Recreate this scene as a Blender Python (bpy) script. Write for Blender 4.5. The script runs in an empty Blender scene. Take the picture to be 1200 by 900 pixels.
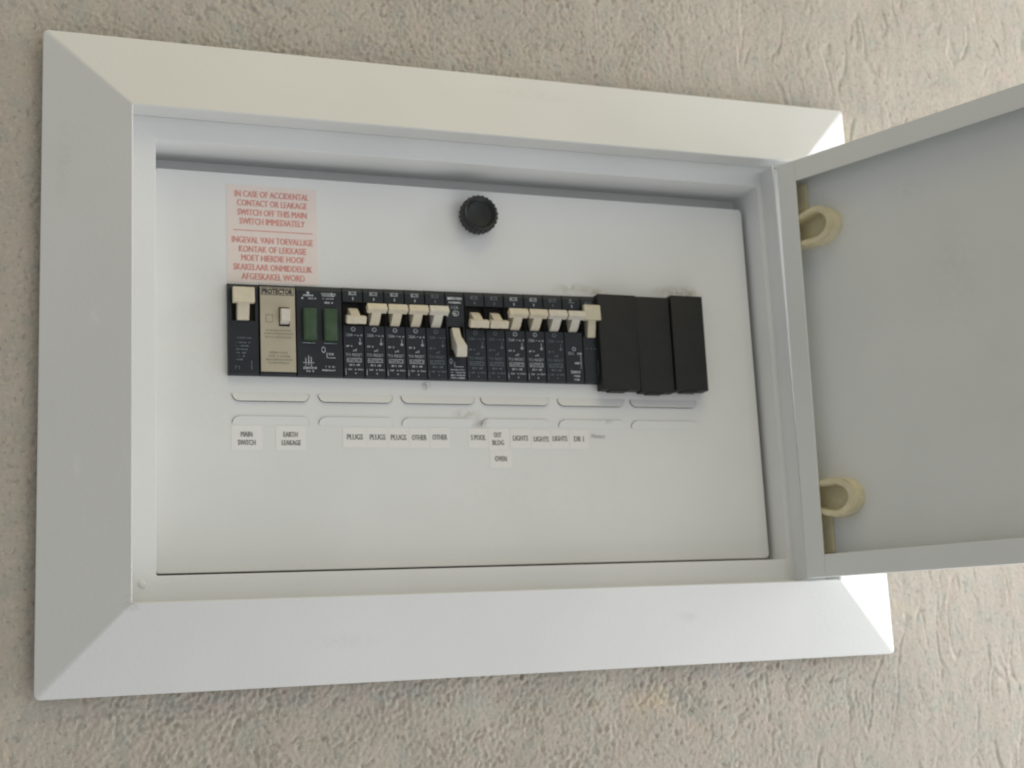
import bpy, bmesh, math, random
import numpy as np
from mathutils import Vector, Matrix

S = bpy.context.scene
C = S.collection
R = math.radians

# ------------------------------------------------------------------ camera
cam_d = bpy.data.cameras.new('camera')
cam = bpy.data.objects.new('camera', cam_d); C.objects.link(cam)
cam.location = (-0.028617, -0.825882, 0.012473)
cam.rotation_euler = (1.7587771, 0.0484348, -0.3545027)
cam_d.sensor_width = 36.0
cam_d.lens = 36.0 * 1660.28 / 1200.0
cam_d.clip_start = 0.01; cam_d.clip_end = 50
cam_d.dof.use_dof = True
cam_d.dof.focus_distance = 0.72
cam_d.dof.aperture_fstop = 13.5
S.camera = cam

# ------------------------------------------------------------------ light
world = bpy.data.worlds.new('World'); S.world = world
world.use_nodes = True
bg = world.node_tree.nodes['Background']
bg.inputs[0].default_value = (1.0, 1.0, 1.0, 1)
bg.inputs[1].default_value = 0.345

def area(name, loc, target, sx, sy, power, col):
    d = bpy.data.lights.new(name, 'AREA'); d.shape = 'RECTANGLE'
    d.size = sx; d.size_y = sy; d.energy = power; d.color = col
    o = bpy.data.objects.new(name, d); C.objects.link(o)
    o.location = loc
    o.rotation_euler = (Vector(target) - Vector(loc)).to_track_quat('-Z', 'Y').to_euler()
    return o
area('daylight_near_wall', (1.3, -0.3, 0.1), (0.3, -0.2, 0.2), 0.5, 1.6, 12.0, (0.98, 0.985, 1.0))
area('daylight_opening', (1.5, -1.9, 0.1), (0.3, -0.2, 0.2), 1.2, 1.8, 5.5, (0.93, 0.97, 1.0))
area('floor_bounce_fill', (0.8, -0.9, -1.3), (0.3, -0.2, 0.2), 1.6, 1.4, 7.4, (1.0, 0.97, 0.93))  # added fill in place of light bounced off the floor, no real lamp
area('ceiling_bounce_fill', (0.4, -0.8, 1.7), (0.35, -0.2, 0.2), 1.2, 1.2, 8.0, (1.0, 0.84, 0.46))  # added warm fill standing in for ceiling bounce, not a real fitting

S.view_settings.view_transform = 'Standard'
S.view_settings.look = 'None'
S.view_settings.exposure = 0.02
S.view_settings.gamma = 1.0
S.view_settings.use_curve_mapping = False
S.render.engine = 'CYCLES'
S.cycles.use_denoising = True
S.cycles.pixel_filter_type = 'BLACKMAN_HARRIS'
S.cycles.filter_width = 1.8
S.cycles.max_bounces = 8
S.cycles.diffuse_bounces = 6

# ------------------------------------------------------------------ materials
def new_mat(name, base, rough=0.5, spec=0.5):
    m = bpy.data.materials.new(name); m.use_nodes = True
    nt = m.node_tree
    b = nt.nodes['Principled BSDF']
    b.inputs['Base Color'].default_value = (*base, 1)
    b.inputs['Roughness'].default_value = rough
    b.inputs['Specular IOR Level'].default_value = spec
    return m, nt, b

def N(nt, t, **kw):
    n = nt.nodes.new(t)
    for k, v in kw.items():
        if k in n.inputs: n.inputs[k].default_value = v
        else: setattr(n, k, v)
    return n

def ramp(nt, fac, stops):
    r = nt.nodes.new('ShaderNodeValToRGB')
    e = r.color_ramp.elements
    while len(e) < len(stops): e.new(0.5)
    for i, (p, c) in enumerate(stops):
        e[i].position = p; e[i].color = (*c, 1) if len(c) == 3 else c
    nt.links.new(fac, r.inputs[0])
    return r.outputs[0]

def mix(nt, fac, a, b, mode='MIX'):
    n = nt.nodes.new('ShaderNodeMix'); n.data_type = 'RGBA'; n.blend_type = mode
    if isinstance(fac, (int, float)): n.inputs[0].default_value = fac
    else: nt.links.new(fac, n.inputs[0])
    for sock, v in ((n.inputs[6], a), (n.inputs[7], b)):
        if isinstance(v, tuple): sock.default_value = (*v, 1)
        else: nt.links.new(v, sock)
    return n.outputs[2]

def coords(nt, scale=(1, 1, 1)):
    tc = nt.nodes.new('ShaderNodeTexCoord')
    mp = nt.nodes.new('ShaderNodeMapping'); mp.inputs['Scale'].default_value = scale
    nt.links.new(tc.outputs['Object'], mp.inputs[0])
    return mp.outputs[0]

def noise(nt, vec, scale, detail=3, rough=0.55):
    n = nt.nodes.new('ShaderNodeTexNoise')
    n.inputs['Scale'].default_value = scale; n.inputs['Detail'].default_value = detail
    n.inputs['Roughness'].default_value = rough
    nt.links.new(vec, n.inputs['Vector'])
    return n.outputs['Fac']

def bump(nt, b, h, strength, dist):
    n = nt.nodes.new('ShaderNodeBump')
    n.inputs['Strength'].default_value = strength; n.inputs['Distance'].default_value = dist
    nt.links.new(h, n.inputs['Height']); nt.links.new(n.outputs[0], b.inputs['Normal'])

def math_n(nt, op, a, b=None, clamp=False):
    n = nt.nodes.new('ShaderNodeMath'); n.operation = op; n.use_clamp = clamp
    for i, v in enumerate((a, b)):
        if v is None: continue
        if isinstance(v, (int, float)): n.inputs[i].default_value = v
        else: nt.links.new(v, n.inputs[i])
    return n.outputs[0]

def enamel(name, base, marks=(), rough=0.42):
    """white stoved enamel on sheet steel: orange peel, faint yellowing, scuffs at the given spots"""
    m, nt, b = new_mat(name, base, rough, 0.45)
    v = coords(nt)
    n1 = noise(nt, v, 9, 4)
    col = ramp(nt, n1, [(0.3, tuple(c * f for c, f in zip(base, (0.95, 0.955, 0.95)))), (0.7, tuple(min(1, c * 1.02) for c in base))])
    n2 = noise(nt, v, 160, 5, 0.7)
    speck = ramp(nt, n2, [(0.70, (0, 0, 0)), (0.78, (1, 1, 1))])
    col = mix(nt, math_n(nt, 'MULTIPLY', speck, 0.16), col, (0.42, 0.39, 0.31))
    tc = nt.nodes.new('ShaderNodeTexCoord')
    for (x, z, rx, rz, strength, mc) in marks:
        mp = nt.nodes.new('ShaderNodeMapping')
        mp.inputs['Scale'].default_value = (1 / rx, 0, 1 / rz)
        mp.inputs['Location'].default_value = (-x / rx, 0, -z / rz)
        nt.links.new(tc.outputs['Object'], mp.inputs[0])
        ln = nt.nodes.new('ShaderNodeVectorMath'); ln.operation = 'LENGTH'
        nt.links.new(mp.outputs[0], ln.inputs[0])
        g = math_n(nt, 'SUBTRACT', 1.0, ln.outputs['Value'], True)
        nn = noise(nt, v, 190, 4, 0.7)
        nn = math_n(nt, 'MULTIPLY', math_n(nt, 'SUBTRACT', nn, 0.40, True), 6.0, True)
        f = math_n(nt, 'MULTIPLY', math_n(nt, 'MULTIPLY', g, nn), strength, True)
        col = mix(nt, f, col, mc)
    nt.links.new(col, b.inputs['Base Color'])
    rr = math_n(nt, 'ADD', math_n(nt, 'MULTIPLY', n1, 0.18), rough - 0.09)
    nt.links.new(rr, b.inputs['Roughness'])
    bump(nt, b, noise(nt, v, 420, 2), 0.10, 0.001)
    return m

WHITE = (0.715, 0.725, 0.715)
M = {}
M['surround'] = enamel('surround_enamel', WHITE, marks=[(0.029, 0.21, 0.004, 0.006, 0.45, (0.86, 0.86, 0.84)), (0.021, 0.125, 0.003, 0.010, 0.35, (0.86, 0.86, 0.84)),
    (0.17, 0.024, 0.030, 0.006, 0.13, (0.40, 0.39, 0.34)), (0.39, 0.030, 0.012, 0.004, 0.2, (0.40, 0.39, 0.34)), (0.012, 0.30, 0.006, 0.03, 0.13, (0.40, 0.39, 0.34)), (0.31, 0.372, 0.05, 0.006, 0.13, (0.40, 0.39, 0.34)), (0.05, 0.05, 0.006, 0.006, 0.6, (0.40, 0.39, 0.34))])
M['box'] = enamel('box_enamel', (0.755, 0.77, 0.775))
M['door'] = enamel('door_enamel', (0.75, 0.77, 0.76), marks=[(0.12, 0.18, 0.025, 0.05, 0.10, (0.40, 0.39, 0.34)), (0.17, 0.09, 0.04, 0.012, 0.10, (0.40, 0.39, 0.34)), (0.09, 0.24, 0.02, 0.01, 0.12, (0.40, 0.39, 0.34))])
G1 = (0.36, 0.34, 0.21)
M['panel'] = enamel('panel_enamel', (0.785, 0.80, 0.80), marks=[
    (0.336, 0.2475, 0.020, 0.0050, 0.55, G1), (0.352, 0.2455, 0.010, 0.004, 0.5, G1),
    (0.412, 0.2485, 0.022, 0.0055, 0.6, G1), (0.424, 0.2465, 0.010, 0.0045, 0.5, G1),
    (0.266, 0.1570, 0.008, 0.0055, 0.6, (0.24, 0.24, 0.20)), (0.258, 0.1625, 0.012, 0.004, 0.5, (0.30, 0.29, 0.24)),
    (0.352, 0.1585, 0.010, 0.0020, 0.5, (0.24, 0.24, 0.21)), (0.232, 0.180, 0.004, 0.0035, 0.9, (0.10, 0.10, 0.09)),
    (0.10, 0.20, 0.05, 0.09, 0.05, G1), (0.30, 0.11, 0.12, 0.03, 0.05, G1)])

def plastic(name, base, rough, var=0.12, scale=120, spec=0.45, sss=0.0):
    m, nt, b = new_mat(name, base, rough, spec)
    v = coords(nt)
    n1 = noise(nt, v, scale, 4)
    col = ramp(nt, n1, [(0.3, tuple(c * (1 - var) for c in base)), (0.7, tuple(min(1, c * (1 + var)) for c in base))])
    nt.links.new(col, b.inputs['Base Color'])
    nt.links.new(math_n(nt, 'ADD', math_n(nt, 'MULTIPLY', n1, 0.2), rough - 0.1), b.inputs['Roughness'])
    bump(nt, b, noise(nt, v, 900, 2), 0.15, 0.0005)
    if sss:
        b.inputs['Subsurface Weight'].default_value = sss
        b.inputs['Subsurface Radius'].default_value = (0.003, 0.002, 0.001)
    return m
M['black'] = plastic('black_moulding', (0.0120, 0.0165, 0.0225), 0.45, 0.2, 150)
M['black_dusty'] = plastic('dusty_black_moulding', (0.0125, 0.0130, 0.0120), 0.55, 0.25, 90)
M['pocket'] = plastic('recess_shade', (0.012, 0.010, 0.009), 0.7, 0.2)  # near-black, puts the shade of shallow recesses into the colour
M['knob'] = plastic('knob_plastic', (0.012, 0.014, 0.015), 0.42, 0.2)
M['cream'] = plastic('cream_plastic', (0.66, 0.60, 0.47), 0.42, 0.06, 200, 0.4)
M['ivory'] = plastic('ivory_plastic', (0.66, 0.63, 0.55), 0.42, 0.06, 200, 0.4)
M['aged'] = plastic('aged_plastic', (0.60, 0.56, 0.43), 0.42, 0.08, 200, 0.4)
M['faceplate'] = plastic('faceplate_plastic', (0.46, 0.42, 0.32), 0.5, 0.07, 60)
M['green'] = plastic('green_plastic', (0.044, 0.082, 0.042), 0.33, 0.25, 110)
M['hinge'] = plastic('hinge_nylon', (0.68, 0.62, 0.42), 0.5, 0.10, 130, 0.35)
M['paper'] = plastic('label_paper', (0.82, 0.825, 0.815), 0.75, 0.02, 90, 0.2)
M['sticker'] = plastic('pink_sticker', (0.82, 0.735, 0.695), 0.6, 0.03, 60, 0.25)
M['ink_red'] = plastic('red_ink', (0.70, 0.34, 0.30), 0.7, 0.15, 300, 0.2)
M['ink_grey'] = plastic('grey_ink', (0.25, 0.25, 0.245), 0.7, 0.25, 300, 0.2)
M['ink_pencil'] = plastic('pencil', (0.30, 0.30, 0.28), 0.7, 0.25, 300, 0.2)
M['ink_black'] = plastic('black_ink', (0.045, 0.045, 0.05), 0.6, 0.2, 300, 0.2)
M['ink_faint'] = plastic('faint_ink', (0.31, 0.29, 0.24), 0.6, 0.15, 300, 0.2)
M['print'] = plastic('white_print', (0.43, 0.47, 0.50), 0.6, 0.45, 260, 0.2)
M['print_dim'] = plastic('dim_print', (0.15, 0.18, 0.205), 0.6, 0.45, 260, 0.2)

# wall plaster
m, nt, b = new_mat('plaster', (0.4, 0.38, 0.33), 0.93, 0.15)
v = coords(nt)
big = noise(nt, v, 22, 5, 0.6)
col = ramp(nt, big, [(0.28, (0.435, 0.425, 0.38)), (0.45, (0.48, 0.445, 0.39)), (0.60, (0.505, 0.47, 0.405)), (0.75, (0.45, 0.46, 0.415))])
pk = ramp(nt, noise(nt, v, 62, 4, 0.6), [(0.50, (0, 0, 0)), (0.62, (1, 1, 1))])
col = mix(nt, math_n(nt, 'MULTIPLY', pk, 0.6), col, (0.53, 0.46, 0.405))
gn = ramp(nt, noise(nt, v, 75, 4, 0.6), [(0.52, (0, 0, 0)), (0.66, (1, 1, 1))])
col = mix(nt, math_n(nt, 'MULTIPLY', gn, 0.6), col, (0.405, 0.42, 0.38))
yl = ramp(nt, noise(nt, v, 15, 4), [(0.64, (0, 0, 0)), (0.74, (1, 1, 1))])
col = mix(nt, math_n(nt, 'MULTIPLY', yl, 0.55), col, (0.62, 0.53, 0.38))
fine = noise(nt, v, 340, 5, 0.7)
col = mix(nt, 0.20, col, ramp(nt, fine, [(0.30, (0.45, 0.44, 0.42)), (0.50, (1, 1, 1)), (0.75, (1.0, 0.98, 0.95))]), 'MULTIPLY')
lime = ramp(nt, noise(nt, v, 380, 3, 0.6), [(0.565, (0, 0, 0)), (0.64, (1, 1, 1))])
col = mix(nt, math_n(nt, 'MULTIPLY', lime, 0.40), col, (0.62, 0.575, 0.49))
grain = ramp(nt, noise(nt, coords(nt, (1.0, 1.0, 0.7)), 330, 3, 0.65), [(0.355, (1, 1, 1)), (0.425, (0, 0, 0))])
col = mix(nt, math_n(nt, 'MULTIPLY', grain, 0.45), col, (0.24, 0.225, 0.195))
nt.links.new(col, b.inputs['Base Color'])
bump(nt, b, math_n(nt, 'ADD', noise(nt, v, 420, 4, 0.65), math_n(nt, 'MULTIPLY', noise(nt, v, 1300, 2), 0.4)), 0.32, 0.0010)
M['plaster'] = m

# ------------------------------------------------------------------ helpers
def link(name, me, mat=None, parent=None):
    o = bpy.data.objects.new(name, me); C.objects.link(o)
    if mat is not None:
        if me.materials: me.materials[0] = M[mat]
        else: me.materials.append(M[mat])
    if parent: o.parent = parent
    return o

def obj(name, bm, mat, parent=None, bevel=0.0, smooth=None):
    bmesh.ops.recalc_face_normals(bm, faces=bm.faces)
    if bevel:
        bmesh.ops.bevel(bm, geom=[e for e in bm.edges if e.is_manifold and e.calc_face_angle(0) > 0.6], offset=bevel,
                        segments=2, affect='EDGES', profile=0.6, clamp_overlap=True)
    me = bpy.data.meshes.new(name); bm.to_mesh(me); bm.free()
    o = link(name, me, mat, parent)
    if smooth is not None:
        me.polygons.foreach_set('use_smooth', [True] * len(me.polygons))
        me.set_sharp_from_angle(angle=R(smooth))
    return o

def empty(name, loc, label, cat, group=None):
    o = bpy.data.objects.new(name, None); C.objects.link(o)
    o.location = loc; o.empty_display_size = 0.01
    tag(o, label, cat, group)
    return o

def tag(o, label, cat, group=None):
    o['label'] = label; o['category'] = cat
    if group: o['group'] = group

def box(bm, x0, x1, y0, y1, z0, z1):
    vs = [bm.verts.new(p) for p in ((x0, y0, z0), (x1, y0, z0), (x1, y1, z0), (x0, y1, z0), (x0, y0, z1), (x1, y0, z1), (x1, y1, z1), (x0, y1, z1))]
    for f in ((0, 1, 5, 4), (1, 2, 6, 5), (2, 3, 7, 6), (3, 0, 4, 7), (4, 5, 6, 7), (3, 2, 1, 0)):
        bm.faces.new([vs[i] for i in f])

def prism(bm, pts, y0, y1):
    """outline in (x,z), pulled from y0 to y1"""
    a = [bm.verts.new((x, y0, z)) for x, z in pts]; c = [bm.verts.new((x, y1, z)) for x, z in pts]
    n = len(pts)
    bm.faces.new(a); bm.faces.new(c[::-1])
    for i in range(n): bm.faces.new((a[i], c[i], c[(i + 1) % n], a[(i + 1) % n]))

def profile_x(bm, pts, x0, x1):
    """outline in (y,z), pulled along x"""
    a = [bm.verts.new((x0, y, z)) for y, z in pts]; c = [bm.verts.new((x1, y, z)) for y, z in pts]
    n = len(pts)
    bm.faces.new(a); bm.faces.new(c[::-1])
    for i in range(n): bm.faces.new((a[i], c[i], c[(i + 1) % n], a[(i + 1) % n]))

def rloop(x0, x1, z0, z1, y, r, seg=5):
    out = []
    for cx, cz, a0 in ((x1 - r, z0 + r, -90), (x1 - r, z1 - r, 0), (x0 + r, z1 - r, 90), (x0 + r, z0 + r, 180)):
        for k in range(seg + 1):
            a = R(a0 + 90 * k / seg)
            out.append((cx + r * math.cos(a), y, cz + r * math.sin(a)))
    return out

def loft(bm, loops, cap_first=False, cap_last=False):
    vl = [[bm.verts.new(p) for p in l] for l in loops]
    n = len(vl[0])
    for a, c in zip(vl, vl[1:]):
        for i in range(n):
            bm.faces.new((a[i], a[(i + 1) % n], c[(i + 1) % n], c[i]))
    if cap_first: bm.faces.new(vl[0][::-1])
    if cap_last: bm.faces.new(vl[-1])

def rings(bm, prof, cx, cz, seg=48, flute=None):
    """lathe about the y axis; prof = (radius, y, fluted?)"""
    vl = []
    for r, y, fl in prof:
        vl.append([bm.verts.new((cx + (r * (1 + (flute(k) if fl else 0))) * math.cos(2 * math.pi * k / seg), y,
                                 cz + (r * (1 + (flute(k) if fl else 0))) * math.sin(2 * math.pi * k / seg))) for k in range(seg)])
    for a, c in zip(vl, vl[1:]):
        for i in range(seg): bm.faces.new((a[i], a[(i + 1) % seg], c[(i + 1) % seg], c[i]))
    bm.faces.new(vl[-1])

_tc = {}
def text_faces(word, bold=0.0):
    """outline font -> (verts, faces) with the ink box scaled to 1 x 1, centred"""
    if (word, bold) in _tc: return _tc[(word, bold)]
    cu = bpy.data.curves.new('lettering', 'FONT'); cu.body = word; cu.resolution_u = 2; cu.offset = bold
    o = bpy.data.objects.new('lettering', cu); C.objects.link(o)
    dg = bpy.context.evaluated_depsgraph_get(); dg.update()
    me = bpy.data.meshes.new_from_object(o.evaluated_get(dg))
    p = np.array([tuple(q.co) for q in me.vertices]); f = [tuple(q.vertices) for q in me.polygons]
    bpy.data.objects.remove(o); bpy.data.curves.remove(cu); bpy.data.meshes.remove(me)
    lo, hi = p.min(0), p.max(0)
    p = (p - (lo + hi) / 2) / np.maximum(hi - lo, 1e-6)
    _tc[(word, bold)] = (p, f)
    return p, f

def put_text(bm, word, x, z, w, h, y, slant=0.0, rot=0.0, bold=0.0):
    p, f = text_faces(word, bold)
    vs = []
    for q in p:
        u, t = q[0] * w, q[1] * h
        u += t * slant
        vs.append(bm.verts.new((x + u * math.cos(rot) - t * math.sin(rot), y, z + u * math.sin(rot) + t * math.cos(rot))))
    for g in f:
        try: bm.faces.new([vs[i] for i in g][::-1])
        except ValueError: pass

def put_bar(bm, x, z, w, h, y):
    vs = [bm.verts.new((x + a * w / 2, y, z + c * h / 2)) for a, c in ((-1, -1), (1, -1), (1, 1), (-1, 1))]
    bm.faces.new(vs)

def put_ring(bm, x, z, r, t, y, seg=16, sx=1.0):
    a = [bm.verts.new((x + sx * r * math.cos(2 * math.pi * k / seg), y, z + r * math.sin(2 * math.pi * k / seg))) for k in range(seg)]
    c = [bm.verts.new((x + sx * (r - t) * math.cos(2 * math.pi * k / seg), y, z + (r - t) * math.sin(2 * math.pi * k / seg))) for k in range(seg)]
    for k in range(seg): bm.faces.new((a[k], a[(k + 1) % seg], c[(k + 1) % seg], c[k]))

def put_frame(bm, x, z, w, h, t, y):
    put_bar(bm, x, z + h / 2 - t / 2, w, t, y); put_bar(bm, x, z - h / 2 + t / 2, w, t, y)
    put_bar(bm, x - w / 2 + t / 2, z, t, h - 2 * t, y); put_bar(bm, x + w / 2 - t / 2, z, t, h - 2 * t, y)

rnd = random.Random(5)
def put_micro(bm, x, z, w, h, y, dens=0.75):
    """a line of print too small to read: short uneven strokes"""
    u = x - w / 2
    while u < x + w / 2:
        s = rnd.uniform(0.0005, 0.0014)
        if rnd.random() < dens:
            put_bar(bm, min(u + s / 2, x + w / 2), z + rnd.uniform(-.00008, .00008), s * 0.8, h * rnd.uniform(0.55, 1.0), y)
        u += s + 0.00018

# ------------------------------------------------------------------ wall
def fnoise(nx, nz, d, lx, lz, seed, shear=0.0, band=0.0):
    g = np.random.default_rng(seed).standard_normal((nz, nx))
    kx = np.fft.fftfreq(nx, d)[None, :] * 2 * np.pi; kz = np.fft.fftfreq(nz, d)[:, None] * 2 * np.pi
    kz2 = kz + shear * kx * 0; kx2 = kx + shear * kz
    q = (kx2 * lx) ** 2 + (kz2 * lz) ** 2
    F = np.exp(-q / 2)
    if band: F = F * (1 - np.exp(-q * band))
    n = np.real(np.fft.ifft2(np.fft.fft2(g) * F))
    return n / n.std()

D = 0.0010
cx = np.arange(-0.16, 0.86, D); cz = np.arange(-0.16, 0.57, D)
nx, nz = len(cx), len(cz)
mm = 0.001
crumb = fnoise(nx, nz, D, 1.7 * mm, 2.0 * mm, 1, band=0.5)
crumb2 = fnoise(nx, nz, D, 3.6 * mm, 3.9 * mm, 2, band=0.6)
lump = fnoise(nx, nz, D, 11 * mm, 12 * mm, 3)
streak = fnoise(nx, nz, D, 1.5 * mm, 9 * mm, 4, shear=0.16, band=0.5)
streak2 = fnoise(nx, nz, D, 3.2 * mm, 20 * mm, 5, shear=-0.08, band=0.5)
slow = fnoise(nx, nz, D, 45 * mm, 45 * mm, 6)
gate = 1 / (1 + np.exp(-4 * (fnoise(nx, nz, D, 9 * mm, 12 * mm, 7) - 0.1)))
nick = fnoise(nx, nz, D, 1.0 * mm, 1.5 * mm, 9, band=0.5)
clot = fnoise(nx, nz, D, 6.0 * mm, 6.5 * mm, 10, band=0.7)
gate = 1 / (1 + np.exp(-7 * (fnoise(nx, nz, D, 6 * mm, 8 * mm, 7) - 0.25)))
gate2 = 1 / (1 + np.exp(-7 * (fnoise(nx, nz, D, 8 * mm, 16 * mm, 12) - 0.2)))
def sig(n, c, k=8): return 1 / (1 + np.exp(-k * (n - c)))
def crease(n, w): return np.exp(-(n / w) ** 2) - 0.45 * np.exp(-((n - 2.2 * w) / w) ** 2)
scr = crease(fnoise(nx, nz, D, 4.2 * mm, 15 * mm, 20, shear=0.22), 0.15) * sig(fnoise(nx, nz, D, 4 * mm, 9 * mm, 21), 0.30)
scr2 = crease(fnoise(nx, nz, D, 2.6 * mm, 8 * mm, 22, shear=-0.2), 0.17) * sig(fnoise(nx, nz, D, 3 * mm, 5 * mm, 23), 0.75)
cut = crease(fnoise(nx, nz, D, 2.8 * mm, 3.0 * mm, 24), 0.20) * sig(fnoise(nx, nz, D, 3.6 * mm, 3.2 * mm, 25), 0.60)
cut2 = crease(fnoise(nx, nz, D, 5.0 * mm, 2.6 * mm, 26, shear=0.3), 0.13) * sig(fnoise(nx, nz, D, 6 * mm, 4 * mm, 27), 0.55)
gate3 = sig(fnoise(nx, nz, D, 8 * mm, 6 * mm, 31) + 0.5 * slow, 0.0, 4)
fineg = fnoise(nx, nz, D, 0.62 * mm, 0.85 * mm, 32, band=0.5)
gash = np.exp(-(fnoise(nx, nz, D, 3.4 * mm, 2.6 * mm, 24, shear=0.4) / 0.17) ** 2) * sig(fnoise(nx, nz, D, 2.6 * mm, 2.0 * mm, 25), 1.05, 12)
gash2 = np.exp(-(fnoise(nx, nz, D, 1.9 * mm, 3.4 * mm, 28, shear=-0.3) / 0.20) ** 2) * sig(fnoise(nx, nz, D, 1.8 * mm, 2.4 * mm, 29), 1.0, 12)
fleck = np.maximum(0, fnoise(nx, nz, D, 0.9 * mm, 1.0 * mm, 30) - 1.5)
plate = np.tanh(1.6 * fnoise(nx, nz, D, 7 * mm, 9 * mm, 33))
rough = 0.17 * fineg + (0.20 * nick + 0.16 * fineg + 0.9 * fleck) * gate3 - 1.4 * gash - 1.3 * gash2 - 0.35 * scr2 + 0.26 * plate
drag = -1.0 * scr - 0.75 * scr2 - 0.35 * cut + 0.20 * np.minimum(crumb, 0.4) * gate * gate2 + 0.18 * np.tanh(streak2) + 0.06 * nick + 0.07 * fineg
t = np.clip((cx[None, :] - 0.26 + 0.10 * slow) / 0.42, 0, 1); t = t * t * (3 - 2 * t)
t = np.maximum(t, 0.55 * np.clip((0.06 - cx[None, :]) / 0.06, 0, 1))
h = (1 - t) * (0.85 * rough + 0.30 * lump) + t * (0.70 * drag + 0.24 * lump + 0.05 * clot)
pits = np.maximum(0, fnoise(nx, nz, D, 0.9 * mm, 1.9 * mm, 8, shear=0.3) + 0.55 * nick - 2.0)
h = h - 0.6 * pits * (1 - 0.5 * t)
edge = np.minimum(np.minimum(np.arange(nx)[None, :], nx - 1 - np.arange(nx)[None, :]), np.minimum(np.arange(nz)[:, None], nz - 1 - np.arange(nz)[:, None]))
h = h * np.clip(edge / 12, 0, 1) * mm * 1.0
ox0 = np.array([-3.0, -1.2, -0.4]); ox1 = np.array([1.1, 2.0, 3.2])
oz0 = np.array([-1.5, -0.8, -0.35]); oz1 = np.array([0.95, 1.3, 1.9])
X = np.concatenate([ox0, cx, ox1]); Z = np.concatenate([oz0, cz, oz1])
Y = np.zeros((len(Z), len(X))); Y[3:-3, 3:-3] = -h
XX, ZZ = np.meshgrid(X, Z)
P = np.stack([XX, Y, ZZ], -1).reshape(-1, 3)
i = np.arange(len(Z) - 1)[:, None] * len(X) + np.arange(len(X) - 1)[None, :]
Q = np.stack([i, i + 1, i + 1 + len(X), i + len(X)], -1)
xm = (X[:-1] + X[1:]) / 2; zm = (Z[:-1] + Z[1:]) / 2
keep = ~(((xm > 0.035) & (xm < 0.515))[None, :] & ((zm > 0.035) & (zm < 0.352))[:, None])
Q = Q[keep]
me = bpy.data.meshes.new('wall')
me.vertices.add(len(P)); me.vertices.foreach_set('co', P.astype(np.float32).ravel())
me.loops.add(Q.size); me.loops.foreach_set('vertex_index', Q.astype(np.int32).ravel())
me.polygons.add(len(Q)); me.polygons.foreach_set('loop_start', np.arange(0, Q.size, 4, dtype=np.int32))
me.polygons.foreach_set('loop_total', np.full(len(Q), 4, np.int32))
me.polygons.foreach_set('use_smooth', np.ones(len(Q), bool))
me.update(calc_edges=True); me.validate()
wall = link('wall', me, 'plaster')
wall['kind'] = 'structure'

# ------------------------------------------------------------------ distribution board
board = empty('distribution_board', (0, 0, 0), 'white steel distribution board with sloped surround in the rough plaster wall, door open', 'distribution board')
W, H = 0.55, 0.3867
def ins(a, y, r): return rloop(a, W - a, a, H - a, y, r)
bm = bmesh.new()
XR, ZR = .0027, .0018
loft(bm, [ins(.0500, -0.0050, .0008), rloop(.0012, W - XR - .0012, .0012, H - ZR - .0012, -0.0058, .0026), rloop(0, W - XR, 0, H - ZR, -0.0064, .0032), rloop(0, W - XR, 0, H - ZR, -0.0078, .0032),
          rloop(.0003, W - XR - .0003, .0003, H - ZR - .0003, -0.0084, .0030), rloop(.0010, W - XR - .0010, .0010, H - ZR - .0010, -0.0088, .0026),
          ins(.0482, -0.0226, .0012), ins(.0488, -0.0230, .0010), ins(.0493, -0.0230, .0009), ins(.0498, -0.0225, .0008), ins(.0500, -0.0079, .0008)])
obj('surround', bm, 'surround', board, smooth=25)
LX0, LX1, LZ0, LZ1 = 0.0644, 0.4718, 0.0649, 0.3223
bm = bmesh.new()
loft(bm, [ins(.0500, -0.0077, .0008), rloop(LX0 - .001, LX1 + .001, LZ0 - .001, LZ1 + .001, -0.0078, .0016), rloop(LX0 - .0003, LX1 + .0003, LZ0 - .0003, LZ1 + .0003, -0.0075, .0012),
          rloop(LX0, LX1, LZ0, LZ1, -0.0068, .001), rloop(LX0, LX1, LZ0, LZ1, 0.0265, .001)], cap_last=True)
obj('box', bm, 'box', board, smooth=25)
# folded upstand on the hinge side, behind the door's hem
bm = bmesh.new(); box(bm, .4752, .4763, -.0236, -.0072, .0512, .3325)
obj('hinge_rail', bm, 'box', board, bevel=.0003)
# small spot weld nick at the lower left inside corner of the surround
bm = bmesh.new()
rings(bm, [(.0021, -.0077, 0), (.0021, -.0084, 0), (.0012, -.0089, 0)], 0.0565, 0.0605, 12)
obj('rivet', bm, 'box', board, smooth=40)

PY = 0.010            # front of the cover panel
bm = bmesh.new()
PX0, PX1, PZ0, PZ1 = 0.0652, 0.4682, 0.0671, 0.3110
loft(bm, [rloop(PX0, PX1, PZ0, PZ1, PY + .0016, .003), rloop(PX0, PX1, PZ0, PZ1, PY + .0004, .003), rloop(PX0 + .0004, PX1 - .0004, PZ0 + .0004, PZ1 - .0004, PY, .0026)], True, True)
panel = obj('panel', bm, 'panel', board)

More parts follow.
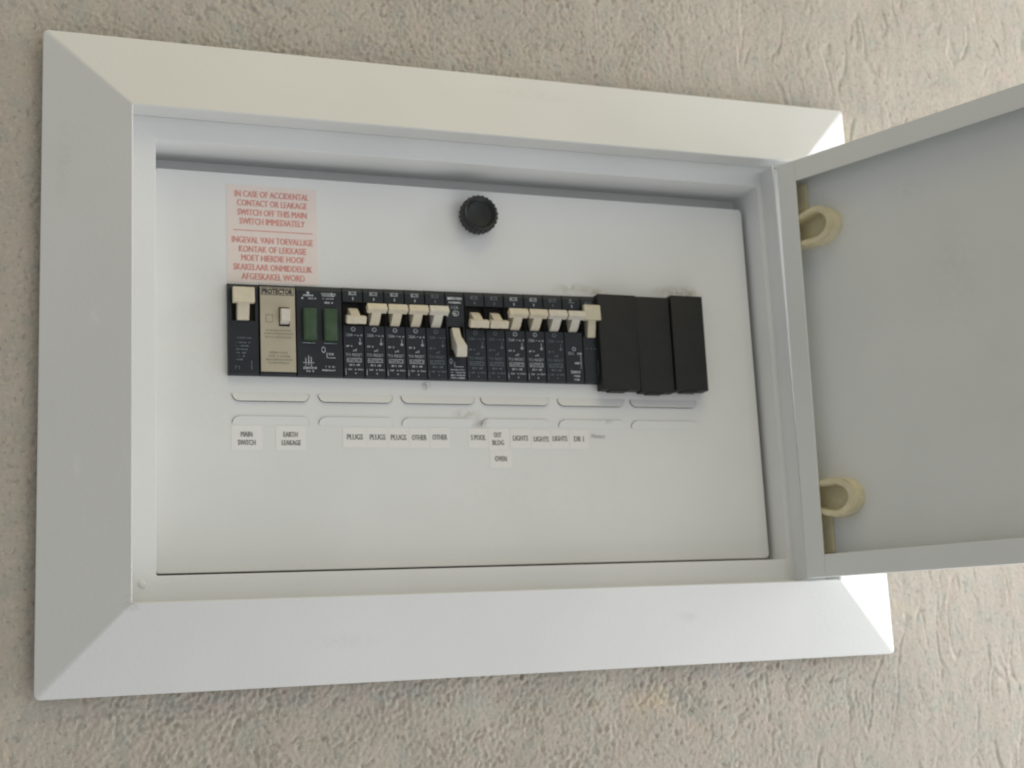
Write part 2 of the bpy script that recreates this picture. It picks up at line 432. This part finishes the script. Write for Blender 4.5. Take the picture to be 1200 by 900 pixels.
def label_tab_mesh(u0, u1, za, zb):
    """pressed louvre: flush at za, proud at zb, rounded at both proud corners"""
    bm = bmesh.new()
    s = 1 if zb < za else -1
    hh = abs(za - zb); r = 0.0042
    cols = []
    for k in range(6):
        a = math.pi / 2 * k / 5
        cols.append((u0 + r - r * math.cos(a), zb + s * (r - r * math.sin(a))))
    cols = cols + [(u0 + u1 - x, z) for x, z in cols[::-1]]
    top, edge, sl = [], [], []
    um = (u0 + u1) / 2; zm_ = (za + zb) / 2
    sb = bmesh.new()
    for x, z in cols:
        d = (0.0010 if s == 1 else 0.00045) * (1 - abs(z - zb) / hh) ** 0.6 + .0003
        top.append(bm.verts.new((min(max(x, u0 + .0002), u1 - .0002), PY - 0.00005, za)))
        edge.append((bm.verts.new((x, PY - d, z)), bm.verts.new((x, PY - d + .0004, z - s * 0.00003))))
        ex = 0.0 if abs(z - zb) < 1e-4 else (-1 if x < um else 1)
        sl.append((sb.verts.new((x + ex * .0003, PY - .00012, z - s * (.0003 if ex == 0 else .0001))), sb.verts.new((x - ex * .0009, PY - .00012, z + s * .0010))))
    for k in range(len(cols) - 1):
        bm.faces.new((top[k], top[k + 1], edge[k + 1][0], edge[k][0]))
        bm.faces.new((edge[k][0], edge[k + 1][0], edge[k + 1][1], edge[k][1]))
        if s == 1 or k < 5: sb.faces.new((sl[k][0], sl[k + 1][0], sl[k + 1][1], sl[k][1]))
    t_ = obj('label_tab', bm, 'panel', panel, smooth=50)
    for v_ in [q for q in sb.verts if not q.link_faces]: sb.verts.remove(v_)
    obj('slit_shade', sb, 'pocket', panel)  # dark strip on the panel, painted shade under the tab's proud edge
    return t_
for k, (u0, u1) in enumerate(((.1106, .1572), (.1629, .2098), (.2153, .2636), (.2676, .3145), (.3204, .3678), (.3722, .4215))):
    label_tab_mesh(u0, u1, .1737, .1686)
    label_tab_mesh(u0, u1, .1539, .1592)
bm = bmesh.new()
put_text(bm, 'Heaters', 0.3479, 0.1490, 0.0098, 0.0030, PY - .0001, slant=0.35, rot=-0.05, bold=0.0)
obj('handwriting', bm, 'ink_pencil', panel)

bm = bmesh.new()
fl = lambda k: 0.032 * math.cos(2 * math.pi * k / 4)
K = 1.13
rings(bm, [(r_ * K, yy, f_) for r_, yy, f_ in [(.0085, PY, 0), (.0085, PY - .0022, 0), (.0100, PY - .0024, 0), (.0107, PY - .0032, 1), (.0109, PY - .0098, 1), (.0104, PY - .0108, 1), (.0094, PY - .0112, 0),
           (.0085, PY - .0108, 0), (.0074, PY - .0090, 0), (.0030, PY - .0082, 0), (.0015, PY - .0081, 0)]], 0.2696, 0.2922, 96, fl)
bmesh.ops.rotate(bm, verts=bm.verts, cent=(0.2696, 0, 0.2922), matrix=Matrix.Rotation(0.2, 3, 'Y'))
knob = obj('knob', bm, 'knob', panel, smooth=35)

# ------------------------------------------------------------------ door
door = bpy.data.objects.new('door', None); C.objects.link(door); door.parent = board
th, ph = 1.203, -0.0155
du = Vector((math.cos(th) * math.cos(ph), -math.sin(th) * math.cos(ph), math.sin(ph)))
dw = Vector((-math.cos(th) * math.sin(ph), math.sin(th) * math.sin(ph), math.cos(ph)))
dn = du.cross(dw)
# local axes: x along the door, z up, -y out of its inner face (towards the viewer)
door.matrix_local = Matrix((( du.x, -dn.x, dw.x, 0.4740), (du.y, -dn.y, dw.y, -0.0250), (du.z, -dn.z, dw.z, 0.0513), (0, 0, 0, 1)))
DL, DH, DT, HM = 0.420, 0.2789, 0.0125, 0.0143
bm = bmesh.new()
loft(bm, [rloop(0, DL, 0, DH, 0.0008, .0008), rloop(0, DL, 0, DH, DT, .0012), rloop(.0006, DL - .0006, .0006, DH - .0006, DT + .0006, .0012)], cap_last=True)
obj('sheet', bm, 'door', door)
bm = bmesh.new(); loft(bm, [rloop(.001, DL - .001, .001, DH - .001, DT - .0008, .0008), rloop(.0012, DL - .0012, .0012, DH - .0012, DT - .0010, .0008)], True, True)
obj('inner_face', bm, 'door', door)
def hem(pts, lift=0.0):
    bm = bmesh.new(); prism(bm, pts, 0.0 - lift, 0.0011 - lift)
    return obj('hem', bm, 'door', door, bevel=0.0003)
hem([(0, 0), (HM, 0), (HM, DH), (0, DH)])
hem([(HM + .0002, 0), (DL, 0), (DL - HM, HM), (HM + .0002, HM)], -.0002)
hem([(HM + .0002, DH - HM), (DL - HM, DH - HM), (DL, DH), (HM + .0002, DH)], -.0002)
hem([(DL, .0003), (DL, DH - .0003), (DL - HM + .0002, DH - HM), (DL - HM + .0002, HM)], -.0002)

def hinge(sign, zc, zs):
    """bent nylon hinge: a hooked strap standing on a thin mounting strip"""
    bm = bmesh.new()
    wdt, thk = 0.0125, 0.0044
    outer, inner = [], []
    r = 0.0128; rx = 0.0170; u1 = 0.0245
    seq = [(0.000, 0.0095), (0.012, 0.0098), (0.018, 0.0120)]
    for k in range(15):
        a = R(90 - 180 * k / 14)
        outer.append((u1 + rx * math.cos(a), r * math.sin(a)))
        inner.append((u1 - .001 + (rx - thk - .0012) * math.cos(a), (r - thk) * math.sin(a)))
    outer = [(0.004, 0.0085), (0.010, 0.0085), (0.017, 0.0110)] + outer + [(0.014, -0.0122), (0.004, -0.0118)]
    inner = [(0.004, 0.0052), (0.011, 0.0050), (0.018, 0.0072)] + inner + [(0.014, -0.0082), (0.004, -0.0080)]
    fr, bk = DT - 0.0108, DT - .0009
    o1 = [bm.verts.new((u, fr, zc + sign * z)) for u, z in outer]; i1 = [bm.verts.new((u, fr, zc + sign * z)) for u, z in inner]
    o2 = [bm.verts.new((u, bk, zc + sign * z)) for u, z in outer]; i2 = [bm.verts.new((u, bk - .0008, zc + sign * z)) for u, z in inner]
    for k in range(len(outer) - 1):
        bm.faces.new((o1[k], o1[k + 1], i1[k + 1], i1[k])); bm.faces.new((o1[k], o2[k], o2[k + 1], o1[k + 1])); bm.faces.new((i1[k], i1[k + 1], i2[k + 1], i2[k]))
    bm.faces.new([v for v in i2])
    bmesh.ops.recalc_face_normals(bm, faces=bm.faces)
    bmesh.ops.bevel(bm, geom=[e for e in bm.edges if e.is_manifold and e.calc_face_angle(0) > 0.9], offset=0.0008, segments=2, affect='EDGES', clamp_overlap=True)
    me = bpy.data.meshes.new('hinge'); bm.to_mesh(me); bm.free()
    h = link('hinge', me, 'hinge', door)
    me.polygons.foreach_set('use_smooth', [True] * len(me.polygons)); me.set_sharp_from_angle(angle=R(40))
    bm = bmesh.new(); box(bm, 0.003, 0.0160, DT - .0035, DT - .0010, min(zs), max(zs))
    for vv in bm.verts: pass
    bm2 = bm
    me2 = bpy.data.meshes.new('hinge_strip')
    bmesh.ops.bevel(bm2, geom=list(bm2.edges), offset=0.0006, segments=2, affect='EDGES')
    bm2.to_mesh(me2); bm2.free()
    me_all = bmesh.new(); me_all.from_mesh(me); me_all.from_mesh(me2); me_all.to_mesh(me); me_all.free(); bpy.data.meshes.remove(me2)
    return h
hinge(1, 0.2315, (0.238, 0.2640))
hinge(-1, 0.0500, (0.0150, 0.0440))

# ------------------------------------------------------------------ breakers
FY = -0.004           # local y of a module's raised face (things stand on the panel front, y = 0 local)
HB = 0.0570
def zbot(u): return 0.1838 - 0.0030 * (u - .108)
def ztop(u): return 0.2402 + 0.0086 * (u - .108)

def body_mesh(w, pocket=None, depth=0.0037, shoulder=0.0032):
    """moulded case: sloped upper shoulder, raised face, optional recessed pocket (x0,x1,z0,z1) round the lever"""
    bm = bmesh.new()
    x0, x1 = -w / 2, w / 2
    zf = HB - shoulder
    b_ = [(x0, .0003, 0), (x1, .0003, 0), (x1, .0003, HB), (x0, .0003, HB)]
    s_ = [(x0, -.0018, 0), (x1, -.0018, 0), (x1, -.0018, HB), (x0, -.0018, HB)]
    f_ = [(x0 + .0003, FY, .0007), (x1 - .0003, FY, .0007), (x1 - .0003, FY, zf), (x0 + .0003, FY, zf)]
    vb, vs, vf = [[bm.verts.new(p) for p in l] for l in (b_, s_, f_)]
    for a, c in ((vb, vs), (vs, vf)):
        for i in range(4): bm.faces.new((a[i], a[(i + 1) % 4], c[(i + 1) % 4], c[i]))
    bm.faces.new(vb[::-1])
    if not pocket:
        bm.faces.new(vf)
    else:
        a0, a1, c0, c1 = pocket
        vp = [bm.verts.new(p) for p in ((a0, FY, c0), (a1, FY, c0), (a1, FY, c1), (a0, FY, c1))]
        vd = [bm.verts.new((q.co.x, FY + depth, q.co.z)) for q in vp]
        for i in range(4):
            bm.faces.new((vf[i], vf[(i + 1) % 4], vp[(i + 1) % 4], vp[i]))
            bm.faces.new((vp[i], vp[(i + 1) % 4], vd[(i + 1) % 4], vd[i])).material_index = 1
        bm.faces.new(vd).material_index = 1
    return bm

def lever_mesh(stem_w, bar_w, bar_h, length, drum=0.0047, bar_t=0.0042):
    """lever with its pivot at the origin, pointing to -y, crossbar at the tip"""
    bm = bmesh.new()
    pr = [(drum * math.cos(a), drum * math.sin(a)) for a in [R(x) for x in range(90, 271, 15)]]
    pr = [(y, z) for y, z in pr] 
    out = [(0.003, drum)] + [(0, drum), (-drum * .45, drum * .9), (-length, bar_h * .42), (-length, -bar_h * .42), (-drum * .45, -drum * .9), (0, -drum), (0.003, -drum)]
    profile_x(bm, out, -stem_w / 2, stem_w / 2)
    box(bm, -bar_w / 2, bar_w / 2, -length - bar_t * .5, -length + bar_t * .5, -bar_h / 2, bar_h / 2)
    return bm

POCK = (-0.0062, 0.0062, 0.0325, 0.0475)
PVZ = 0.0384          # height of the lever pivot above the case's foot
def breaker_print(bm, dim=False, amp='20A'):
    y = FY - 0.00012
    put_bar(bm, 0, .0520, .0050, .0004, y); put_frame(bm, 0, .0532, .0048, .0018, .0004, y); put_micro(bm, 0, .0533, .004, .0010, y)
    put_bar(bm, .0002, .0497, .0007, .0018, y)
    put_ring(bm, -.0001, .0303, .0014, .00045, y, 14)
    put_text(bm, amp, -.0026, .0266, .0044, .0018, y); put_bar(bm, .0011, .0266, .0014, .0003, y); put_micro(bm, .0038, .0264, .0028, .0014, y)
    put_bar(bm, .0041, .0228, .0004, .0042, y); put_ring(bm, .0041, .0214, .0009, .0009, y, 8)
    put_micro(bm, -.0030, .0196, .0038, .0011, y, .8)
    put_text(bm, '4', .0012, .0172, .0014, .0018, y); put_micro(bm, -.0010, .0168, .0020, .0010, y)
    put_text(bm, 'TO RESET', 0, .0142, .0104, .0017, y)
    put_frame(bm, .0001, .0108, .0094, .0025, .00040, y); put_micro(bm, .0001, .0108, .0078, .0009, y, .9)
    put_micro(bm, .0001, .0078, .0062, .0012, y, .85)
    put_micro(bm, .0006, .0050, .0092, .0010, y, .8)
    put_micro(bm, .0004, .0027, .0052, .0010, y, .6)
    put_bar(bm, -.0054, .0035, .0003, .0040, y)

def add_part(name, bm, mat, parent, bevel=0, loc=None, rx=0, smooth=None):
    o = obj(name, bm, mat, parent, bevel=bevel, smooth=smooth)
    if loc: o.location = loc
    o.rotation_euler = (rx, 0, 0)
    return o

ON, OFF = R(25), R(-25)     # lever up / down
def up(a): return -a
edges = [.1783, .1916, .2051, .2184, .2318, .2453]
edges2 = [.2581, .2717, .2849, .2989, .3123, .3259, .3390]

proto = {}
def ordinary(u0, u1, on, label, lever='cream', dim=False):
    uc = (u0 + u1) / 2
    z0 = zbot(uc); sc = (ztop(uc) - z0) / HB
    first = 'b' not in proto
    t = empty('circuit_breaker', (uc, PY, z0), label, 'circuit breaker', 'single circuit breakers in the row')
    t.scale = ((u1 - u0) / .0134, 1, sc)
    if first:
        bm = body_mesh(.0132, POCK); o = obj('body', bm, 'black', t); o.data.materials.append(M['pocket'])
        bm = bmesh.new(); breaker_print(bm); p = obj('print', bm, 'print', t)
        l = add_part('lever', lever_mesh(.0060, .0124, .0046, .0088), 'cream', t, bevel=.0004, loc=(0, FY + .0006, PVZ))
        proto.update(b=o, p=p, l=l)
    else:
        parts = {}
        for k in ('b', 'p', 'l'):
            c = proto[k].copy(); C.objects.link(c); c.parent = t; parts[k] = c
        l, p = parts['l'], parts['p']
    l.rotation_euler.x = -ON if on else ON
    if dim or lever != 'cream':
        if dim: p.data = p.data.copy() if False else p.data
    for ob, mt in ((p, 'print_dim' if dim else 'print'), (l, lever)):
        ob.material_slots[0].link = 'OBJECT'; ob.material_slots[0].material = M[mt]
    return t
B = []
names = [
 (edges[0:2], False, 'black breaker with lever switched down, just right of the green windowed unit', 'cream', False),
 (edges[1:3], True, 'black breaker with raised cream lever, first of the four left of the angled toggle', 'cream', False),
 (edges[2:4], True, 'black breaker with raised cream lever, second of the four left of the angled toggle', 'cream', False),
 (edges[3:5], True, 'black breaker with raised cream lever, third of the four left of the angled toggle', 'cream', False),
 (edges[4:6], True, 'black breaker with raised ivory lever, directly left of the angled toggle unit', 'ivory', True),
 (edges2[0:2], False, 'black breaker with lever switched down, directly right of the angled toggle unit', 'cream', True),
 (edges2[1:3], False, 'black breaker with lever switched down, second to the right of the angled toggle', 'cream', True),
 (edges2[2:4], True, 'black breaker with raised lever, right of the pair that is switched down', 'cream', False),
 (edges2[3:5], True, 'black breaker with raised lever and crisp white print, above the middle LIGHTS label', 'cream', False),
 (edges2[4:6], True, 'black breaker with raised pinkish ivory lever and faded worn print', 'ivory', True),
]
for (u, on, lab, lv, dm) in names: ordinary(u[0], u[1], on, lab, lv, dm)

# the breaker with less print, next to the last big lever
def module(name, u0, u1, label, cat, pocket, group=None, mat='black'):
    uc = (u0 + u1) / 2; z0 = zbot(uc)
    t = empty(name, (uc, PY, z0), label, cat, group)
    t.scale = (1, 1, (ztop(uc) - z0) / HB)
    obj('body', body_mesh(u1 - u0 - .0002, pocket), mat, t).data.materials.append(M['pocket'])
    return t
t = module('circuit_breaker', .3259, .3390, 'black breaker with short white raised lever and print low down, beside the big lever', 'circuit breaker', POCK, 'single circuit breakers in the row')
bm = bmesh.new(); y = FY - .00012
put_bar(bm, 0, .0520, .0040, .0004, y); put_bar(bm, .0002, .0497, .0007, .0018, y); put_ring(bm, -.0006, .0536, .0008, .0003, y, 10)
put_ring(bm, .0000, .0218, .0013, .00045, y, 14)
put_text(bm, '25A', -.0022, .0190, .0042, .0018, y); put_micro(bm, .0034, .0189, .0026, .0013, y)
put_bar(bm, .0045, .0135, .0004, .0090, y); put_micro(bm, .0016, .0128, .0030, .0014, y, .9)
put_bar(bm, -.0024, .0070, .0006, .0022, y); put_micro(bm, .0010, .0070, .0050, .0016, y, .9); put_micro(bm, .0008, .0045, .0040, .0013, y); put_micro(bm, .0008, .0022, .0040, .0013, y)
obj('print', bm, 'print', t)
add_part('lever', lever_mesh(.0058, .0120, .0044, .0086), 'ivory', t, .0004, (0, FY + .0006, PVZ), -ON)

def paddle(stem_w, pad_w, pad_h, z_pad, z_foot, prot):
    """large main-switch lever: broad slab at the top, narrower stem down to the case"""
    bm = bmesh.new()
    profile_x(bm, [(.003, z_foot), (-.0022, z_foot), (-.0046, z_pad), (-.0046, z_pad + pad_h * .3), (.003, z_pad + pad_h * .3)], -stem_w / 2, stem_w / 2)
    profile_x(bm, [(-prot * .35, z_pad), (-prot, z_pad), (-prot + .0008, z_pad + pad_h), (-prot * .35, z_pad + pad_h)], -pad_w / 2, pad_w / 2)
    return bm
t = module('main_switch', .1079, .1266, 'black main switch with a broad cream paddle lever at the left end of the row', 'main switch', (-.0070, .0072, .0335, .0530))
l = add_part('lever', paddle(.0072, .0130, .0098, .0432, .0332, .0066), 'cream', t, .0005, (-.0004, FY + .0005, .0004))
bm = bmesh.new(); put_bar(bm, 0.0006, .0370, .0028, .0006, -.00385); put_bar(bm, 0.0002, .0375, .0012, .0008, -.00385)
bm.free()
bm = bmesh.new()
put_text(bm, 'MAIN', -.0010, .0228, .0056, .0014, y); put_bar(bm, .0035, .0228, .0022, .0005, y)
put_text(bm, 'F1', -.0040, .0045, .0026, .0022, y)
for k in range(6): put_micro(bm, -.0006 - .0004 * k, .0198 - .0021 * k, .0078 - .0008 * k, .0010, y, .8)
put_bar(bm, .0046, .0060, .0005, .0055, y)
obj('print', bm, 'print_dim', t)
t = module('main_switch', .3390, .3510, 'narrow black switch with yellowed wide paddle lever against the blank covers', 'switch', (-.0055, .0057, .0300, .0500))
add_part('lever', paddle(.0056, .0116, .0100, .0395, .0290, .0066), 'aged', t, .0005, (-.0001, FY + .0005, .0004))
bm = bmesh.new(); put_micro(bm, 0, .0225, .0076, .0008, y, .8); put_micro(bm, 0, .0520, .0060, .0022, y, .9); put_bar(bm, .0042, .0100, .0004, .0100, y)
obj('print', bm, 'print_dim', t)

# earth leakage unit
t = module('earth_leakage_unit', .1268, .1492, 'earth leakage unit with cream PROTECTOR faceplate and one small lever', 'earth leakage unit', None)
fx = .0106
bm = bmesh.new()
# faceplate with a real slot round the small lever
a0, a1, c0, c1 = .0005, .0072, .0305, .0425
zz0, zz1 = .0022, .0549
FT = FY - .0009
o_ = [bm.verts.new(p) for p in ((-fx, FT, zz0), (fx, FT, zz0), (fx, FT, zz1), (-fx, FT, zz1))]
i_ = [bm.verts.new(p) for p in ((a0, FT, c0), (a1, FT, c0), (a1, FT, c1), (a0, FT, c1))]
ob = [bm.verts.new((q.co.x, FY + .0002, q.co.z)) for q in o_]; ib = [bm.verts.new((q.co.x, FY - .00005, q.co.z)) for q in i_]
for k in range(4):
    j = (k + 1) % 4
    bm.faces.new((o_[k], o_[j], i_[j], i_[k])); bm.faces.new((ob[k], ob[j], o_[j], o_[k])); bm.faces.new((i_[k], i_[j], ib[j], ib[k]))
face = obj('faceplate', bm, 'faceplate', t)
bm = bmesh.new(); box(bm, a0, a1, FY - .0002, FY - .00008, c0, c1)
obj('slot', bm, 'pocket', t)
bm = bmesh.new()
profile_x(bm, [(FY, .0318), (FY - .0050, .0338), (FY - .0056, .0405), (FY, .0420)], .0012, .0068)
obj('lever', bm, 'ivory', t, bevel=.0005)
y2 = FT - .00012
bm = bmesh.new(); put_text(bm, 'PROTECTOR', 0, .0522, .0188, .0034, y2, bold=.045); put_frame(bm, 0, .0522, .0202, .0046, .0003, y2)
obj('lettering', bm, 'ink_black', face)
bm = bmesh.new()
put_frame(bm, -.0052, .0352, .0045, .0050, .0004, y2)
for k, (w, zz) in enumerate(((.0150, .0278), (.0170, .0258), (.0160, .0236), (.0112, .0140), (.0130, .0118), (.0158, .0096), (.0124, .0076))): put_micro(bm, 0, zz, w, .0013, y2, .95)
obj('fine_print', bm, 'ink_faint', face)

# unit with two green windows
t = module('residual_current_unit', .1493, .1782, 'black unit with two dark green windows right of the cream PROTECTOR faceplate', 'earth leakage unit', None)
for gx, gw in ((-.0062, .0085), (.0066, .0088)):
    bm = bmesh.new()
    loft(bm, [rloop(gx - gw / 2, gx + gw / 2, .0220, .0425, FY + .0001, .0007), rloop(gx - gw / 2 + .0002, gx + gw / 2 - .0002, .0224, .0421, FY - .0026, .0008), rloop(gx - gw / 2 + .001, gx + gw / 2 - .001, .0250, .0414, FY - .0034, .0008)], cap_last=True)
    obj('window', bm, 'green', t, smooth=30)
bm = bmesh.new()
put_bar(bm, -.0068, .0524, .0014, .0012, y); put_micro(bm, -.0068, .0507, .0062, .0014, y, .95); put_micro(bm, -.0066, .0488, .0086, .0014, y, .95)
put_micro(bm, .0058, .0520, .0086, .0016, y, .95); put_bar(bm, .0058, .0508, .0080, .0006, y); put_micro(bm, .0058, .0490, .0070, .0012, y, .8); put_micro(bm, .0058, .0465, .0048, .0014, y, .95)
put_ring(bm, .0022, .0168, .0020, .0006, y, 14, .62)
put_bar(bm, .0070, .0118, .0052, .0004, y); put_bar(bm, .0042, .0134, .0004, .0034, y); put_micro(bm, .0072, .0142, .0040, .0022, y, .9)
for q in ((-.0090, .0085, .0005, .0060), (-.0072, .0100, .0005, .0060), (-.0056, .0090, .0005, .0060)): put_bar(bm, *q, y)
put_bar(bm, -.0072, .0085, .0070, .0005, y); put_micro(bm, -.0066, .0052, .0080, .0016, y, .95); put_micro(bm, -.0070, .0032, .0050, .0012, y)
put_micro(bm, .0052, .0062, .0074, .0013, y, .7); put_micro(bm, .0050, .0040, .0080, .0013, y, .8); put_bar(bm, -.0070, .0208, .0080, .0003, y); put_bar(bm, .0066, .0208, .0080, .0003, y)
obj('print', bm, 'print', t)

# isolator with the angled toggle
t = module('isolator_switch', .2453, .2581, 'black switch with long ivory angled toggle pointing down, in the middle of the row', 'switch', (-.0052, .0050, .0150, .0340))
bm = bmesh.new()
profile_x(bm, [(.004, .0318), (-.0012, .0318), (-.0044, .0258), (-.0102, .0185), (-.0088, .0120), (-.0066, .0120), (.0010, .0190), (.004, .0190)], -.0026, .0026)
bmesh.ops.translate(bm, verts=[q for q in bm.verts if q.co.z < .0190], vec=(.0006, 0, 0))
for q in bm.verts:
    if q.co.z < .0200 and q.co.y < -.005: q.co.x *= 1.35
add_part('toggle', bm, 'ivory', t, .0006, (-.0004, FY, .0012))
bm = bmesh.new()
put_bar(bm, 0, .0520, .0096, .0016, y); put_bar(bm, 0, .0494, .0082, .0010, y); put_text(bm, '63A', -.0002, .0462, .0050, .0020, y); put_ring(bm, .0004, .0425, .0019, .0006, y, 12, 1.2)
put_bar(bm, .0000, .0424, .0020, .0010, y); put_bar(bm, -.0052, .0430, .0006, .0060, y)
put_ring(bm, -.0040, .0118, .0016, .0005, y, 12, .6); put_bar(bm, -.0018, .0098, .0004, .0032, y); put_bar(bm, .0010, .0084, .0060, .0004, y)
for k in range(4): put_micro(bm, 0, .0064 - .0017 * k, .0090, .0010, y, .9)
obj('print', bm, 'print', t)

# blank covers
def blank(u0, u1, z0, z1, prot, label, rot):
    uc = (u0 + u1) / 2
    t = empty('blank_cover', (uc, PY, z0), label, 'blank cover', 'blank covers at the right end of the row')
    t.rotation_euler = (0, rot, 0)
    w = (u1 - u0) / 2 - .00015; hh = z1 - z0
    bm = bmesh.new()
    box(bm, -w, w, -prot, .0002, 0, hh)
    obj('cover', bm, 'black_dusty', t, bevel=.0006, smooth=40)
    bm = bmesh.new()
    box(bm, -w * .55, w * .35, -prot + .001, -.0005, -.0008, .0005)
    obj('clip', bm, 'black_dusty', t)
blank(.3490, .3768, .1784, .2426, .0092, 'plain black blank cover next to the yellowed paddle lever', R(.3))
blank(.3772, .4022, .1772, .2424, .0080, 'plain black blank cover between two others, hanging slightly lower', R(-.2))
blank(.4026, .4268, .1787, .2439, .0094, 'plain black blank cover at the far right end of the row', R(.1))

# ------------------------------------------------------------------ stickers
def paper(name, x, z, w, h, label, lines, cat='label', mat='paper', ink='ink_grey', rot=0.0, group='paper circuit labels'):
    t = empty(name, (x, PY, z), label, cat, group)
    t.rotation_euler = (0, rot, 0)
    bm = bmesh.new()
    loft(bm, [rloop(-w / 2, w / 2, -h / 2, h / 2, .0001, .0003), rloop(-w / 2, w / 2, -h / 2, h / 2, -.00018, .0003)], cap_last=True)
    obj('paper', bm, mat, t)
    bm = bmesh.new()
    for (tx, lx, lz, lw, lh) in lines:
        put_text(bm, tx, lx - .0002, lz, lw, lh, -.00026); put_text(bm, tx, lx + .0002, lz, lw, lh, -.00029)
    obj('lettering', bm, ink, t)
    return t
paper('paper_label', .1189, .1462, .0180, .0150, 'white paper label reading MAIN SWITCH below the row', [('MAIN', 0, .0022, .0068, .0032), ('SWITCH', 0, -.0028, .0104, .0032)])
paper('paper_label', .1453, .1462, .0180, .0150, 'white paper label reading EARTH LEAKAGE below the row', [('EARTH', 0, .0022, .0084, .0032), ('LEAKAGE', .0004, -.0028, .0114, .0032)])
def word(x, z, tx, label, w=.0134, h=.0122, tw=.0098, th_=.0034, r=0.0): return paper('paper_label', x, z, w, h, label, [(tx, 0, 0.0004, tw, th_)], rot=r)
word(.1851, .1468, 'PLUGS', 'white paper label reading PLUGS, the leftmost of three alike', .0150)
word(.1994, .1468, 'PLUGS', 'white paper label reading PLUGS, the middle one of three alike', .0133)
word(.2128, .1467, 'PLUGS', 'white paper label reading PLUGS, beside the first OTHER label', .0131)
word(.2261, .1467, 'OTHER', 'white paper label reading OTHER, beside the third PLUGS label', .0131, tw=.0094)
word(.2395, .1470, 'OTHER', 'white paper label reading OTHER, at the right end of the strip with PLUGS', .0130, .0128, tw=.0094)
word(.2650, .1470, 'S POOL', 'white paper label reading S POOL below the breakers switched down', .0132, tw=.0098)
paper('paper_label', .2786, .1462, .0136, .0142, 'white paper label reading OUT BLDG above the OVEN label', [('OUT', -.0006, .0030, .0050, .0032), ('BLDG', -.0004, -.0020, .0076, .0032)])
word(.2795, .1335, 'OVEN', 'white paper label reading OVEN, hanging alone under the OUT BLDG label', .0146, .0108, tw=.0078)
word(.2935, .1468, 'LIGHTS', 'white paper label reading LIGHTS, beside the OUT BLDG label', .0142, tw=.0102)
word(.3077, .1463, 'LIGHTS', 'white paper label reading LIGHTS, stuck slightly lower between two others', .0134, tw=.0102, r=R(1.0))
word(.3207, .1467, 'LIGHTS', 'white paper label reading LIGHTS, beside the DB 1 label', .0122, tw=.0100)
word(.3340, .1466, 'DB 1', 'white paper label reading DB 1 at the right end of the labels', .0132, tw=.0066)

L = [('IN CASE OF ACCIDENTAL', .0256, .0458), ('CONTACT OR LEAKAGE', .0198, .0432), ('SWITCH OFF THIS MAIN', .0138, .0428), ('SWITCH IMMEDIATELY', .0081, .0404),
     ('INGEVAL VAN TOEVALLIGE', -.0038, .0500), ('KONTAK OF LEKKASIE', -.0096, .0416), ('MOET HIERDIE HOOF', -.0152, .0388), ('SKAKELAAR ONMIDDELLIK', -.0210, .0484), ('AFGESKAKEL WORD', -.0268, .0388)]
s = paper('warning_sticker', .1366, .2727, .0560, .0618, 'pale pink warning sticker with red English and Afrikaans lettering above the main switch', [(a, 0, z, w, .0040) for a, z, w in L],
          cat='sticker', mat='sticker', ink='ink_red', group=None)
bm = bmesh.new(); put_bar(bm, 0.0004, .0022, .0490, .0006, -.00026)
obj('rule', bm, 'ink_red', s)
for o in S.objects:
    if o.name.split('.')[0] in ('print', 'fine_print'): o['kind'] = 'stuff'
